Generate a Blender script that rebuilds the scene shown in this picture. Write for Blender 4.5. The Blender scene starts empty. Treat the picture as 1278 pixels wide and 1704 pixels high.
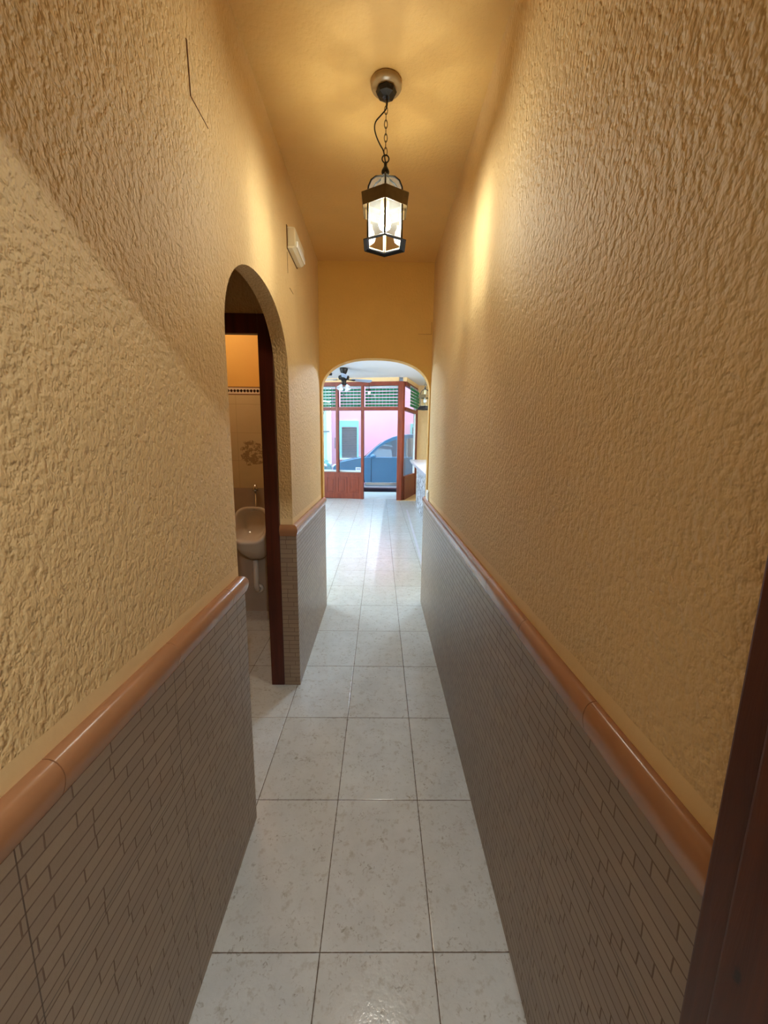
import bpy, bmesh, math, random
from mathutils import Vector, Matrix
from mathutils.geometry import tessellate_polygon
random.seed(7)
PI = math.pi
scene = bpy.context.scene
col = scene.collection

# ------------------------------------------------------------------ camera
H = 1.46
p, psi, ro = math.radians(10.03), math.radians(.65), math.radians(.7)
fw = Vector((math.sin(psi)*math.cos(p), math.cos(psi)*math.cos(p), -math.sin(p)))
r0 = Vector((math.cos(psi), -math.sin(psi), 0)); u0 = r0.cross(fw)
Rv = math.cos(ro)*r0 + math.sin(ro)*u0
Uv = math.cos(ro)*u0 - math.sin(ro)*r0
cam = bpy.data.cameras.new('camera'); cam.sensor_width = 36; cam.sensor_fit = 'AUTO'
cam.lens = 650/1704*36; cam.clip_start = .02; cam.clip_end = 200
co = bpy.data.objects.new('camera', cam); col.objects.link(co)
M = Matrix((Rv, Uv, -fw)).transposed().to_4x4(); M.translation = Vector((0, 0, H))
co.matrix_world = M
scene.camera = co

# ------------------------------------------------------------------ world, exposure
w = bpy.data.worlds.new('sky'); scene.world = w; w.use_nodes = True
bg = w.node_tree.nodes['Background']
bg.inputs[0].default_value = (.56, .80, 1.0, 1); bg.inputs[1].default_value = 10
vs = scene.view_settings
vs.view_transform = 'Standard'; vs.look = 'None'; vs.gamma = 1; vs.exposure = 0.0; vs.use_curve_mapping = False
scene.render.film_transparent = False
scene.cycles.max_bounces = 10; scene.cycles.diffuse_bounces = 6; scene.cycles.transparent_max_bounces = 16
scene.cycles.sample_clamp_indirect = 6
BULB_W, REAR_W, TOILET_W, FILL_TUBE_W = 25, 225, 11, 80.0

# ------------------------------------------------------------------ materials
def lin(c): return tuple(((v/255+.055)/1.055)**2.4 if v/255 > .04045 else v/255/12.92 for v in c)
class NT:
    def __init__(s, name):
        s.m = bpy.data.materials.new(name); s.m.use_nodes = True
        s.t = s.m.node_tree; s.b = s.t.nodes['Principled BSDF']; s.out = s.t.nodes['Material Output']
    def n(s, typ, **k):
        o = s.t.nodes.new(typ)
        for a, v in k.items(): setattr(o, a, v)
        return o
    def l(s, a, b): s.t.links.new(a, b)
    def val(s, sock, v):
        if hasattr(v, 'is_linked') or hasattr(v, 'links'): s.l(v, sock)
        else: sock.default_value = v
    def math(s, op, a, b=0.0, c=0.0):
        o = s.n('ShaderNodeMath', operation=op)
        s.val(o.inputs[0], a); s.val(o.inputs[1], b); s.val(o.inputs[2], c)
        return o.outputs[0]
    def obj(s):
        if not hasattr(s, '_o'): s._o = s.n('ShaderNodeTexCoord').outputs['Object']
        return s._o
    def sep(s, v=None):
        o = s.n('ShaderNodeSeparateXYZ'); s.l(v or s.obj(), o.inputs[0]); return o.outputs
    def noise(s, scale, detail=2, vec=None, rough=.5, dist=0):
        o = s.n('ShaderNodeTexNoise'); s.l(vec or s.obj(), o.inputs['Vector'])
        o.inputs['Scale'].default_value = scale; o.inputs['Detail'].default_value = detail
        o.inputs['Roughness'].default_value = rough; o.inputs['Distortion'].default_value = dist
        return o.outputs['Fac']
    def ramp(s, fac, stops):
        o = s.n('ShaderNodeValToRGB'); s.l(fac, o.inputs[0])
        e = o.color_ramp.elements
        while len(e) < len(stops): e.new(.5)
        for i, (q, c) in enumerate(stops):
            e[i].position = q; e[i].color = (*c, 1) if len(c) == 3 else c
        return o.outputs[0]
    def mix(s, f, a, b, blend='MIX'):
        o = s.n('ShaderNodeMix', data_type='RGBA', blend_type=blend)
        s.val(o.inputs[0], f)
        for i, v in ((6, a), (7, b)):
            if isinstance(v, tuple): o.inputs[i].default_value = (*v[:3], 1)
            else: s.l(v, o.inputs[i])
        return o.outputs[2]
    def color(s, v):
        if isinstance(v, tuple): s.b.inputs['Base Color'].default_value = (*v[:3], 1)
        else: s.l(v, s.b.inputs['Base Color'])
    def bump(s, h, dist=.002, strength=1):
        o = s.n('ShaderNodeBump'); s.l(h, o.inputs['Height'])
        o.inputs['Distance'].default_value = dist; s.val(o.inputs['Strength'], strength)
        s.l(o.outputs[0], s.b.inputs['Normal'])
    def set(s, **k):
        for a, v in k.items():
            s.val(s.b.inputs[a.replace('_', ' ')], v)
        return s

def simple(name, rgb, rough=.5, metal=0, var=.08, scale=20):
    k = NT(name); c = lin(rgb)
    f = k.noise(scale, 3)
    k.color(k.mix(f, tuple(v*(1-var) for v in c), tuple(min(1, v*(1+var)) for v in c)))
    k.set(Roughness=rough, Metallic=metal)
    return k.m

def plaster(name, rgb, blob=88, dist=.0035, band=True):
    k = NT(name); c = lin(rgb)
    z = k.sep()[2]
    mp = k.n('ShaderNodeMapping'); k.l(k.obj(), mp.inputs[0]); mp.inputs['Scale'].default_value = (1, 1, .8)
    n1 = k.noise(blob, 2.0, mp.outputs[0], .5, .12)
    n2 = k.noise(6, 3)
    hmap = k.ramp(n1, [(.30, (0, 0, 0)), (.5, (.6, .6, .6)), (.72, (1, 1, 1))])
    base = k.mix(n2, tuple(v*.93 for v in c), tuple(min(1, v*1.06) for v in c))
    if band:   # a smooth strip of filler just above the tile rail
        above = k.math('LESS_THAN', z, k.math('ADD', 1.022, k.math('MULTIPLY', k.noise(14, 2), .014)))
        st = k.math('SUBTRACT', 1.0, k.math('MULTIPLY', above, .93))
        base = k.mix(k.math('MULTIPLY', above, .75), base, lin((236, 205, 150)))
    else: st = 1.0
    k.color(base); k.set(Roughness=.62)
    k.bump(hmap, dist, st)
    return k.m

def wood(name, dark, light, rough=.35, scale=1.0, axis=2):
    k = NT(name)
    mp = k.n('ShaderNodeMapping'); k.l(k.obj(), mp.inputs[0])
    s_ = [22*scale]*3; s_[axis] = 1.4*scale; mp.inputs['Scale'].default_value = s_
    f = k.noise(1.6, 5, mp.outputs[0], .6, .8)
    k.color(k.mix(k.ramp(f, [(.3, (0, 0, 0)), (.7, (1, 1, 1))]), lin(dark), lin(light)))
    k.set(Roughness=rough); k.bump(f, .0006)
    return k.m

def grid_dist(k, v, off, pitch):
    fr = k.math('FRACT', k.math('DIVIDE', k.math('SUBTRACT', v, off), pitch))
    return k.math('MULTIPLY', k.math('MINIMUM', fr, k.math('SUBTRACT', 1.0, fr)), pitch)

def floor_tile():
    k = NT('floor_tile'); x, y, z = k.sep()
    px, py, ox, oy = .3295, .4925, -.1605, .4035
    dx = grid_dist(k, x, ox, px); dy = grid_dist(k, y, oy, py)
    d = k.math('MINIMUM', dx, dy)
    wob = k.math('MULTIPLY', k.noise(60, 2), .0016)
    grout = k.math('LESS_THAN', d, k.math('ADD', .0006, wob))
    cx = k.math('FLOOR', k.math('DIVIDE', k.math('SUBTRACT', x, ox), px)); cy = k.math('FLOOR', k.math('DIVIDE', k.math('SUBTRACT', y, oy), py))
    cb = k.n('ShaderNodeCombineXYZ'); k.l(cx, cb.inputs[0]); k.l(cy, cb.inputs[1])
    wn = k.n('ShaderNodeTexWhiteNoise'); k.l(cb.outputs[0], wn.inputs['Vector'])
    base = k.mix(k.noise(9, 5, rough=.65), lin((188, 193, 192)), lin((221, 226, 225)))
    base = k.mix(k.math('MULTIPLY', wn.outputs['Value'], .25), base, lin((190, 186, 172)))
    sp = k.ramp(k.noise(75, 3, rough=.65, dist=.8), [(.57, (0, 0, 0)), (.66, (1, 1, 1))])
    pr_ = k.ramp(k.noise(14, 2), [(.42, (0, 0, 0)), (.62, (1, 1, 1))])
    base = k.mix(k.math('MULTIPLY', k.math('MULTIPLY', sp, pr_), .55), base, lin((120, 108, 88)))
    sp2 = k.ramp(k.noise(26, 4, rough=.7), [(.55, (0, 0, 0)), (.66, (1, 1, 1))])
    base = k.mix(k.math('MULTIPLY', sp2, .35), base, lin((150, 140, 120)))
    k.color(k.mix(grout, base, lin((92, 74, 56))))
    k.set(Roughness=k.math('ADD', k.math('MULTIPLY', grout, .5), k.math('ADD', .10, k.math('MULTIPLY', k.noise(30, 2), .12))))
    edge = k.ramp(k.math('DIVIDE', d, .004), [(0, (0, 0, 0)), (1, (1, 1, 1))])
    h = k.math('ADD', k.math('MULTIPLY', k.noise(95, 2), .35), edge)
    k.bump(h, .0016, .8)
    return k.m

def wainscot_tile():
    k = NT('wainscot_brick_tile'); x, y, z = k.sep()
    u = k.math('ADD', x, y)
    cb = k.n('ShaderNodeCombineXYZ'); k.l(u, cb.inputs[0]); k.l(z, cb.inputs[1])
    wv = k.n('ShaderNodeVectorMath', operation='ADD'); k.l(cb.outputs[0], wv.inputs[0])
    nz = k.n('ShaderNodeTexNoise'); k.l(cb.outputs[0], nz.inputs['Vector']); nz.inputs['Scale'].default_value = 14
    sc = k.n('ShaderNodeVectorMath', operation='SCALE'); k.l(nz.outputs['Color'], sc.inputs[0]); sc.inputs['Scale'].default_value = .004
    k.l(sc.outputs[0], wv.inputs[1])
    def brick(wid, row, mort, off):
        b = k.n('ShaderNodeTexBrick', offset=off, offset_frequency=2, squash=1.55, squash_frequency=3)
        k.l(wv.outputs[0], b.inputs['Vector'])
        b.inputs['Scale'].default_value = 1; b.inputs['Brick Width'].default_value = wid; b.inputs['Row Height'].default_value = row
        b.inputs['Mortar Size'].default_value = mort; b.inputs['Mortar Smooth'].default_value = .25; b.inputs['Bias'].default_value = 0
        b.inputs['Color1'].default_value = (*lin((150, 132, 108)), 1); b.inputs['Color2'].default_value = (*lin((134, 117, 97)), 1)
        b.inputs['Mortar'].default_value = (*lin((92, 72, 52)), 1)
        return b
    b1 = brick(.088, .0268, .0016, .37)
    c = k.mix(k.noise(40, 4, rough=.7), b1.outputs['Color'], lin((150, 120, 105)), 'MIX')
    c = k.mix(.45, b1.outputs['Color'], c)
    joint = k.math('LESS_THAN', grid_dist(k, u, .757, .4), .0011)
    jz = k.math('LESS_THAN', grid_dist(k, z, .0, .325), .0011)
    jj = k.math('MAXIMUM', joint, jz)
    k.color(k.mix(jj, c, lin((84, 64, 46))))
    k.set(Roughness=k.math('ADD', .34, k.math('MULTIPLY', b1.outputs['Fac'], .3)))
    h = k.math('SUBTRACT', k.math('SUBTRACT', k.math('MULTIPLY', k.noise(120, 3), .3), b1.outputs['Fac']), jj)
    k.bump(h, .0012, .8)
    return k.m

def glass(name, tint=(1, 1, 1), refl=.1, rough=.02, milk=0):
    k = NT(name); k.t.nodes.remove(k.b)
    tr = k.n('ShaderNodeBsdfTransparent'); tr.inputs[0].default_value = (*tint, 1)
    gl = k.n('ShaderNodeBsdfGlossy'); gl.inputs['Roughness'].default_value = rough
    lw = k.n('ShaderNodeLayerWeight'); lw.inputs[0].default_value = .25
    f = k.math('MINIMUM', k.math('ADD', refl*.35, k.math('MULTIPLY', lw.outputs['Fresnel'], refl*4)), .9)
    mx = k.n('ShaderNodeMixShader'); k.l(f, mx.inputs[0]); k.l(tr.outputs[0], mx.inputs[1]); k.l(gl.outputs[0], mx.inputs[2])
    sh = mx.outputs[0]
    if milk:
        tl_ = k.n('ShaderNodeBsdfTranslucent'); tl_.inputs[0].default_value = (.80, .92, .90, 1)
        m2 = k.n('ShaderNodeMixShader'); m2.inputs[0].default_value = milk
        k.l(sh, m2.inputs[1]); k.l(tl_.outputs[0], m2.inputs[2]); sh = m2.outputs[0]
    k.l(sh, k.out.inputs[0])
    return k.m

def emit(name, rgb, strength):
    k = NT(name); k.b.inputs['Base Color'].default_value = (1, 1, 1, 1)
    k.b.inputs['Emission Color'].default_value = (*rgb, 1); k.b.inputs['Emission Strength'].default_value = strength
    return k.m

def greenslat():
    k = NT('green_slat')
    c = k.mix(k.noise(12, 3), lin((20, 128, 86)), lin((44, 150, 108)))
    k.color(c); k.set(Roughness=.45)
    t = k.n('ShaderNodeBsdfTranslucent'); t.inputs[0].default_value = (*lin((40, 170, 120)), 1)
    mx = k.n('ShaderNodeMixShader'); mx.inputs[0].default_value = .35
    k.l(k.b.outputs[0], mx.inputs[1]); k.l(t.outputs[0], mx.inputs[2]); k.l(mx.outputs[0], k.out.inputs[0])
    return k.m

def stone():
    k = NT('slate_cladding'); 
    mp = k.n('ShaderNodeMapping'); k.l(k.obj(), mp.inputs[0]); mp.inputs['Scale'].default_value = (1, 1, 1.0)
    v = k.n('ShaderNodeTexVoronoi', feature='DISTANCE_TO_EDGE'); k.l(mp.outputs[0], v.inputs['Vector']); v.inputs['Scale'].default_value = 9
    v2 = k.n('ShaderNodeTexVoronoi'); k.l(mp.outputs[0], v2.inputs['Vector']); v2.inputs['Scale'].default_value = 9
    s = k.sep(v2.outputs['Color'])
    c = k.ramp(s[0], [(.15, lin((110, 112, 124))), (.4, lin((170, 170, 178))), (.7, lin((222, 222, 230))), (1, lin((120, 104, 92)))])
    c = k.mix(k.math('MULTIPLY', k.noise(60, 4), .5), c, lin((225, 225, 230)))
    e = k.math('LESS_THAN', v.outputs['Distance'], .05)
    k.color(k.mix(e, c, lin((58, 56, 58)))); k.set(Roughness=.5)
    k.bump(k.ramp(v.outputs['Distance'], [(0, (0, 0, 0)), (.12, (1, 1, 1))]), .012)
    return k.m

def toilet_tile():
    k = NT('toilet_wall_finish'); x, y, z = k.sep()
    u = k.math('ADD', x, y)
    c = k.mix(k.noise(8, 3), lin((202, 182, 138)), lin((214, 194, 150)))
    # flowered tile between two heights: a brown spray of petals
    def inr(v, a, b): return k.math('MULTIPLY', k.math('GREATER_THAN', v, a), k.math('LESS_THAN', v, b))
    du = k.math('MULTIPLY', k.math('ADD', x, 1.03), 1.0); dz = k.math('SUBTRACT', z, 1.36)
    r = k.math('SQRT', k.math('ADD', k.math('MULTIPLY', du, du), k.math('MULTIPLY', dz, dz)))
    fl = k.math('MULTIPLY', k.math('LESS_THAN', k.math('ADD', r, k.math('MULTIPLY', k.noise(17, 2), .12)), .165), k.math('GREATER_THAN', k.noise(38, 3, rough=.7), .49))
    c = k.mix(k.math('MULTIPLY', fl, .6), c, lin((110, 74, 40)))
    jt = k.math('MAXIMUM', k.math('LESS_THAN', grid_dist(k, z, 1.08, .2233), .0014), k.math('LESS_THAN', grid_dist(k, u, 2.07, .334), .0012))
    c = k.mix(k.math('MULTIPLY', jt, .5), c, lin((150, 120, 86)))
    lower = k.math('LESS_THAN', z, 1.08)
    c = k.mix(lower, c, k.mix(k.noise(6, 3), lin((168, 150, 130)), lin((184, 166, 146))))
    # border strip with diamonds
    bz0, bz1 = 1.822, 1.884
    strip = inr(z, bz0, bz1)
    fr = k.math('ABSOLUTE', k.math('SUBTRACT', k.math('FRACT', k.math('DIVIDE', u, .026)), .5))
    vz = k.math('ABSOLUTE', k.math('DIVIDE', k.math('SUBTRACT', z, 1.853), .026))
    dia = k.math('LESS_THAN', k.math('ADD', fr, vz), .52)
    sc_ = k.mix(dia, lin((224, 204, 172)), lin((40, 20, 12)))
    eb = k.math('MAXIMUM', inr(z, bz0, bz0+.007), inr(z, bz1-.007, bz1))
    sc_ = k.mix(eb, sc_, lin((110, 64, 40)))
    c = k.mix(strip, c, sc_)
    paint = k.math('GREATER_THAN', z, bz1)
    c = k.mix(paint, c, lin((238, 184, 88)))
    k.color(c); k.set(Roughness=k.math('ADD', .22, k.math('MULTIPLY', paint, .45)))
    k.bump(k.math('MULTIPLY', k.noise(50, 2), .3), .001)
    return k.m

def door_wood():
    k = NT('mahogany_stain')
    mp = k.n('ShaderNodeMapping'); k.l(k.obj(), mp.inputs[0]); mp.inputs['Scale'].default_value = (26, 26, 1.6)
    f = k.noise(1.6, 6, mp.outputs[0], .62, .8)
    c = k.mix(k.ramp(f, [(.3, (0, 0, 0)), (.72, (1, 1, 1))]), lin((64, 28, 11)), lin((98, 48, 20)))
    x, y, z = k.sep()
    dy = k.math('DIVIDE', k.math('SUBTRACT', y, .308), .014); dz = k.math('DIVIDE', k.math('SUBTRACT', z, .925), .032)
    r = k.math('SQRT', k.math('ADD', k.math('MULTIPLY', dy, dy), k.math('MULTIPLY', dz, dz)))
    r = k.math('ADD', r, k.math('MULTIPLY', k.noise(70, 4, rough=.7), 1.2))
    knot = k.ramp(r, [(.75, (1, 1, 1)), (1.0, (0, 0, 0))])
    c = k.mix(k.math('MULTIPLY', knot, .85), c, lin((26, 14, 10)))
    k.color(c); k.set(Roughness=.42); k.bump(f, .0008)
    return k.m

MAT = dict(
    plaster=plaster('ochre_gotele_plaster', (222, 190, 136)),
    ceil=plaster('ochre_ceiling_paint', (221, 180, 108), 60, .0012, False),
    endw=plaster('ochre_end_wall_paint', (218, 172, 86), 60, .0015, False),
    arch=plaster('ochre_arch_plaster', (222, 190, 136), 88, .004, False),
    tanw=simple('tan_room_paint', (226, 192, 140), .7),
    white=simple('white_ceiling_paint', (232, 232, 238), .8, var=.02),
    rear=simple('rear_room_paint', (205, 180, 140), .8),
    floor=floor_tile(), wains=wainscot_tile(), stone=stone(), toilet=toilet_tile(), door=door_wood(),
    rail=simple('terracotta_glaze', (162, 114, 78), .22, var=.1, scale=9),
    shopwood=wood('shopfront_wood', (98, 34, 16), (136, 56, 28), .45),
    shopwoodh=wood('shopfront_wood_rail', (98, 34, 16), (136, 56, 28), .45, axis=0),
    toiletwood=wood('toilet_door_wood', (58, 20, 12), (84, 33, 20), .3),
    iron=simple('black_iron', (34, 30, 27), .42, .6),
    brass=simple('aged_bronze', (92, 76, 52), .4, .75, var=.25, scale=60),
    cream=simple('cream_enamel', (206, 188, 150), .35, var=.05),
    agedcream=simple('aged_cream_enamel', (172, 146, 104), .3, var=.25, scale=30),
    blackp=simple('black_plastic', (22, 19, 17), .4),
    glass=glass('clear_pane', (.97, .985, .98), .16),
    lglass=glass('lantern_pane', (.93, .96, .94), .05, .05, .012),
    cglass=glass('shop_pane', (.95, .98, .98), .05),
    ceramic=simple('white_ceramic', (222, 212, 196), .12, var=.02),
    chrome=simple('chrome', (200, 200, 200), .15, 1, var=.02),
    plast=simple('ivory_plastic', (220, 205, 170), .4, var=.03),
    diff=simple('white_diffuser', (245, 245, 240), .2, var=.01),
    green=greenslat(),
    marble=simple('pale_marble', (214, 214, 224), .15, var=.1, scale=6),
    pink=simple('pink_render', (240, 184, 212), .85, var=.05, scale=2),
    paleblue=simple('pale_blue_trim', (150, 214, 222), .7),
    greyslat=simple('grey_slat', (112, 116, 130), .5, var=.25, scale=8),
    neighbour=simple('pale_render', (196, 224, 226), .85, var=.12, scale=5),
    asphalt=simple('asphalt', (120, 122, 124), .8, var=.2, scale=30),
    pave=simple('pavement', (170, 176, 176), .7, var=.12, scale=12),
    carblue=simple('steel_blue_paint', (88, 136, 180), .2, 0, var=.03),
    carteal=simple('teal_paint', (64, 176, 176), .25, .2, var=.03),
    carglass=simple('tinted_car_glass', (160, 186, 214), .04, .6, var=.03, scale=5),
    tyre=simple('tyre_rubber', (28, 28, 30), .7),
    blade=simple('fan_blade', (170, 182, 205), .35, var=.05),
    opal=simple('opal_glass', (225, 230, 240), .15, var=.02),
    scratch=simple('dark_wall_line', (110, 72, 28), .8),
    card=simple('white_card', (240, 244, 250), .6, var=.01),
    blueink=simple('blue_ink', (90, 120, 190), .6),
)

# ------------------------------------------------------------------ mesh helpers
def tagp(o, label=None, cat=None, group=None, kind=None):
    if label: o['label'] = label
    if cat: o['category'] = cat
    if group: o['group'] = group
    if kind: o['kind'] = kind
    return o
def empty(name, loc=(0, 0, 0), rz=0, **k):
    o = bpy.data.objects.new(name, None); col.objects.link(o); o.location = loc; o.rotation_euler = (0, 0, rz)
    o.empty_display_size = .05
    return tagp(o, **k)
def mk(name, bm, mat, parent=None, smooth=False, bevel=0, **k):
    bmesh.ops.recalc_face_normals(bm, faces=bm.faces)
    me = bpy.data.meshes.new(name); bm.to_mesh(me); bm.free()
    o = bpy.data.objects.new(name, me); col.objects.link(o)
    me.materials.append(mat if not isinstance(mat, str) else MAT[mat])
    if smooth:
        for f in me.polygons: f.use_smooth = True
    if bevel:
        b = o.modifiers.new('bevel', 'BEVEL'); b.width = bevel; b.segments = 3; b.limit_method = 'ANGLE'
    if parent: o.parent = parent
    return tagp(o, **k)
def BM(): return bmesh.new()
def box(bm, x0, x1, y0, y1, z0, z1, m=None):
    vs_ = [bm.verts.new((x, y, z)) for x in (x0, x1) for y in (y0, y1) for z in (z0, z1)]
    for f in ((0, 1, 3, 2), (4, 6, 7, 5), (0, 4, 5, 1), (2, 3, 7, 6), (0, 2, 6, 4), (1, 5, 7, 3)):
        bm.faces.new([vs_[i] for i in f])
    if m: 
        for v in vs_: v.co = m @ v.co
    return bm
def B(*a): return box(BM(), *a)
def caps(bm, a, b):
    if len(a) <= 4: bm.faces.new(a); bm.faces.new(b[::-1]); return
    for t in tessellate_polygon([[v.co.copy() for v in a]]):
        try: bm.faces.new([a[i] for i in t]); bm.faces.new([b[i] for i in t][::-1])
        except ValueError: pass
def prism(bm, pts, vec, m=None):
    """extrude a closed polygon (3d points) along vec"""
    vec = Vector(vec); a = [bm.verts.new(q) for q in pts]; b = [bm.verts.new(Vector(q)+vec) for q in pts]
    n = len(pts); caps(bm, a, b)
    for i in range(n): bm.faces.new((a[i], b[i], b[(i+1) % n], a[(i+1) % n]))
    if m:
        for v in a+b: v.co = m @ v.co
    return bm
def lathe(bm, prof, c=(0, 0, 0), seg=32, a0=0, m=None):
    rings = []
    for r, z in prof:
        ring = []
        for i in range(seg):
            t = a0+2*PI*i/seg
            v = Vector((c[0]+max(r, 1e-5)*math.cos(t), c[1]+max(r, 1e-5)*math.sin(t), c[2]+z))
            ring.append(bm.verts.new(m @ v if m else v))
        rings.append(ring)
    for a, b in zip(rings, rings[1:]):
        for i in range(seg): bm.faces.new((a[i], a[(i+1) % seg], b[(i+1) % seg], b[i]))
    bm.faces.new(rings[0][::-1]); bm.faces.new(rings[-1])
    return bm
def tube(bm, pts, r, seg=8, closed=False):
    pts = [Vector(q) for q in pts]; rings = []; n = len(pts)
    for i, q in enumerate(pts):
        if closed: d = pts[(i+1) % n]-pts[i-1]
        else: d = pts[min(i+1, n-1)]-pts[max(i-1, 0)]
        d.normalize(); up = Vector((0, 0, 1)) if abs(d.z) < .9 else Vector((1, 0, 0))
        a = d.cross(up).normalized(); b = d.cross(a)
        if rings and False: pass
        rr = r[i] if isinstance(r, (list, tuple)) else r
        rings.append((q, a, b, rr))
    vr = []
    pa = None
    for q, a, b, rr in rings:
        if pa is not None:
            d = a.cross(b)
            a = (pa - d*pa.dot(d)).normalized(); b = d.cross(a)
        pa = a
        vr.append([bm.verts.new(q+rr*(math.cos(2*PI*k/seg)*a+math.sin(2*PI*k/seg)*b)) for k in range(seg)])
    m_ = n if closed else n-1
    for i in range(m_):
        A, Bq = vr[i], vr[(i+1) % n]
        if closed and i == n-1:   # best alignment
            best = min(range(seg), key=lambda s: (A[0].co-Bq[s].co).length); Bq = Bq[best:]+Bq[:best]
        for k in range(seg): bm.faces.new((A[k], A[(k+1) % seg], Bq[(k+1) % seg], Bq[k]))
    if not closed: bm.faces.new(vr[0][::-1]); bm.faces.new(vr[-1])
    return bm
def sphere(bm, c, r, u=16, v=10, sz=1.0):
    bmesh.ops.create_uvsphere(bm, u_segments=u, v_segments=v, radius=r, matrix=Matrix.Translation(c) @ Matrix.Diagonal((1, 1, sz, 1)))
    return bm
def S(name, bm, mat, **k): return mk(name, bm, mat, kind='structure', **k)

# ------------------------------------------------------------------ shell
XL, XR, TL, TR = -.494, .405, -.472, .391        # wall faces, wainscot faces
CZ = 2.83
S('floor', B(-4.6, 2.4, -2.3, 10.25, -.12, 0), 'floor')
S('ceiling', B(-.60, .55, .12, 3.30, CZ, CZ+.1), 'ceil')
def archpts(c, hw, spring, rise, n=28, e=2.0):
    out = []
    for i in range(n+1):
        t = PI*i/n
        cs, sn = math.cos(t), math.sin(t)
        out.append((c+hw*math.copysign(abs(cs)**(2/e), cs), spring+rise*abs(sn)**(2/e)))
    return out       # from +hw to -hw
def wall_with_arch(axis, f0, f1, a0, a1, zt, arch, zfloor=0):
    out = [(a0, zfloor), (a0, zt), (a1, zt), (a1, zfloor), (arch[0][0], zfloor)] + arch + [(arch[-1][0], zfloor)]
    bm = BM()
    if axis == 'x': prism(bm, [(f0, q[0], q[1]) for q in out], (f1-f0, 0, 0))
    else: prism(bm, [(q[0], f0, q[1]) for q in out], (0, f1-f0, 0))
    return bm
A1 = archpts(1.750, .433, 1.80, .318, e=2.15)
S('wall_left', wall_with_arch('x', XL, XL-.072, .30, 3.29, CZ, A1), 'plaster')
S('wall_right', B(XR, XR+.15, .36, 3.45, 0, CZ), 'plaster')
A2 = archpts(-.042, .438, 1.86, .265, e=2.35)
S('wall_end', wall_with_arch('y', 3.285, 3.375, -.52, .43, 3.06, A2), 'endw')
S('wall_end_left', B(-4.6, -.521, 3.285, 3.375, 0, 3.06), 'tanw')
S('wall_end_right', B(.556, 2.4, 3.285, 3.375, 0, 3.06), 'tanw')
# wainscot, with returns in the arch jambs
RZ = .932
S('trim_1', prism(BM(), [(TL, .30, 0), (TL, 1.312, 0), (XL-.072, 1.312, 0), (XL-.072, 1.325-.03, 0), (XL, 1.295, 0), (XL, .30, 0)], (0, 0, RZ)), 'wains')
S('trim_2', prism(BM(), [(TL, 3.362, 0), (TL, 2.168, 0), (XL-.072, 2.168, 0), (XL-.072, 2.19, 0), (XL, 2.19, 0), (XL, 3.362, 0)], (0, 0, RZ)), 'wains')
S('trim_3', B(TR, XR, .36, 3.46, 0, RZ), 'wains')
# rounded terracotta rail: profile (outward, z)
prof = [(0, .0625), (.006, .064), (.012, .0635), (.018, .061), (.0235, .057), (.028, .051), (.031, .044), (.0325, .036), (.032, .027), (.030, .018), (.0275, .010), (.025, .004), (.0225, 0), (0, 0)]
def rail(name, path, joints_len=.338, start=0.0, bulge=1.0):
    """path: list of 2d points on the WALL face; outward = right-hand normal"""
    bm = BM()
    P = [Vector((a, b)) for a, b in path]
    segs = []
    for i in range(len(P)-1):
        d = (P[i+1]-P[i]); L = d.length; d.normalize(); n = Vector((d.y, -d.x))
        segs.append((P[i], d, n, L))
    for i, (q, d, n, L) in enumerate(segs):
        cuts = [0]; t = start if i == 0 else joints_len
        while t < L-.03: 
            if t > .01: cuts.append(t)
            t += joints_len
        cuts.append(L)
        for a, b in zip(cuts, cuts[1:]):
            ends = []
            for (t_, side) in ((a, 0), (b, 1)):
                ring = []
                for (o_, z) in prof:
                    o_ *= bulge
                    base = q + d*t_
                    off = n*o_
                    # mitre at corners
                    if side == 1 and b == L and i+1 < len(segs):
                        n2 = segs[i+1][2]; off = (n+n2)*o_/(1+n.dot(n2))
                    elif side == 0 and a == 0 and i > 0:
                        n2 = segs[i-1][2]; off = (n+n2)*o_/(1+n.dot(n2))
                    else: base = base + d*(.0009 if side == 0 else -.0009)
                    ring.append(bm.verts.new((base.x+off.x, base.y+off.y, RZ+z)))
                ends.append(ring)
            A, Bq = ends; m_ = len(prof)
            for k in range(m_): bm.faces.new((A[k], A[(k+1) % m_], Bq[(k+1) % m_], Bq[k]))
            bm.faces.new(A); bm.faces.new(Bq[::-1])
    o = S(name, bm, 'rail', smooth=True)
    o.data.set_sharp_from_angle(angle=math.radians(40))
    return o
for nm, path, st in (('trim_4', [(XL-.001, .30), (XL-.001, 1.296), (XL-.072, 1.296)], .207),
                     ('trim_5', [(XL-.072, 2.186), (XL-.001, 2.186), (XL-.001, 3.362)], .338),
                     ('trim_6', [(XR+.001, 3.462), (XR+.001, .36)], .452)):
    rail(nm, path, .338, st, .78 if nm == 'trim_6' else 1.0)

# doorway the camera stands in (jambs, stops, lintel)
dj = BM(); box(dj, .380, .62, .115, .368, 0, 2.3); box(dj, .372, .381, .115, .330, 0, 2.06)
S('door_1', dj, 'door', bevel=.004)
dl = BM(); box(dl, -.80, -.500, .115, .335, 0, 2.3); box(dl, -.50, .380, .115, .368, 2.06, 2.32)
S('door_1_lintel', dl, 'door')
S('wall_rear', B(-.80, .62, .12, .36, 2.321, CZ+.1), 'rear')

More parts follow.
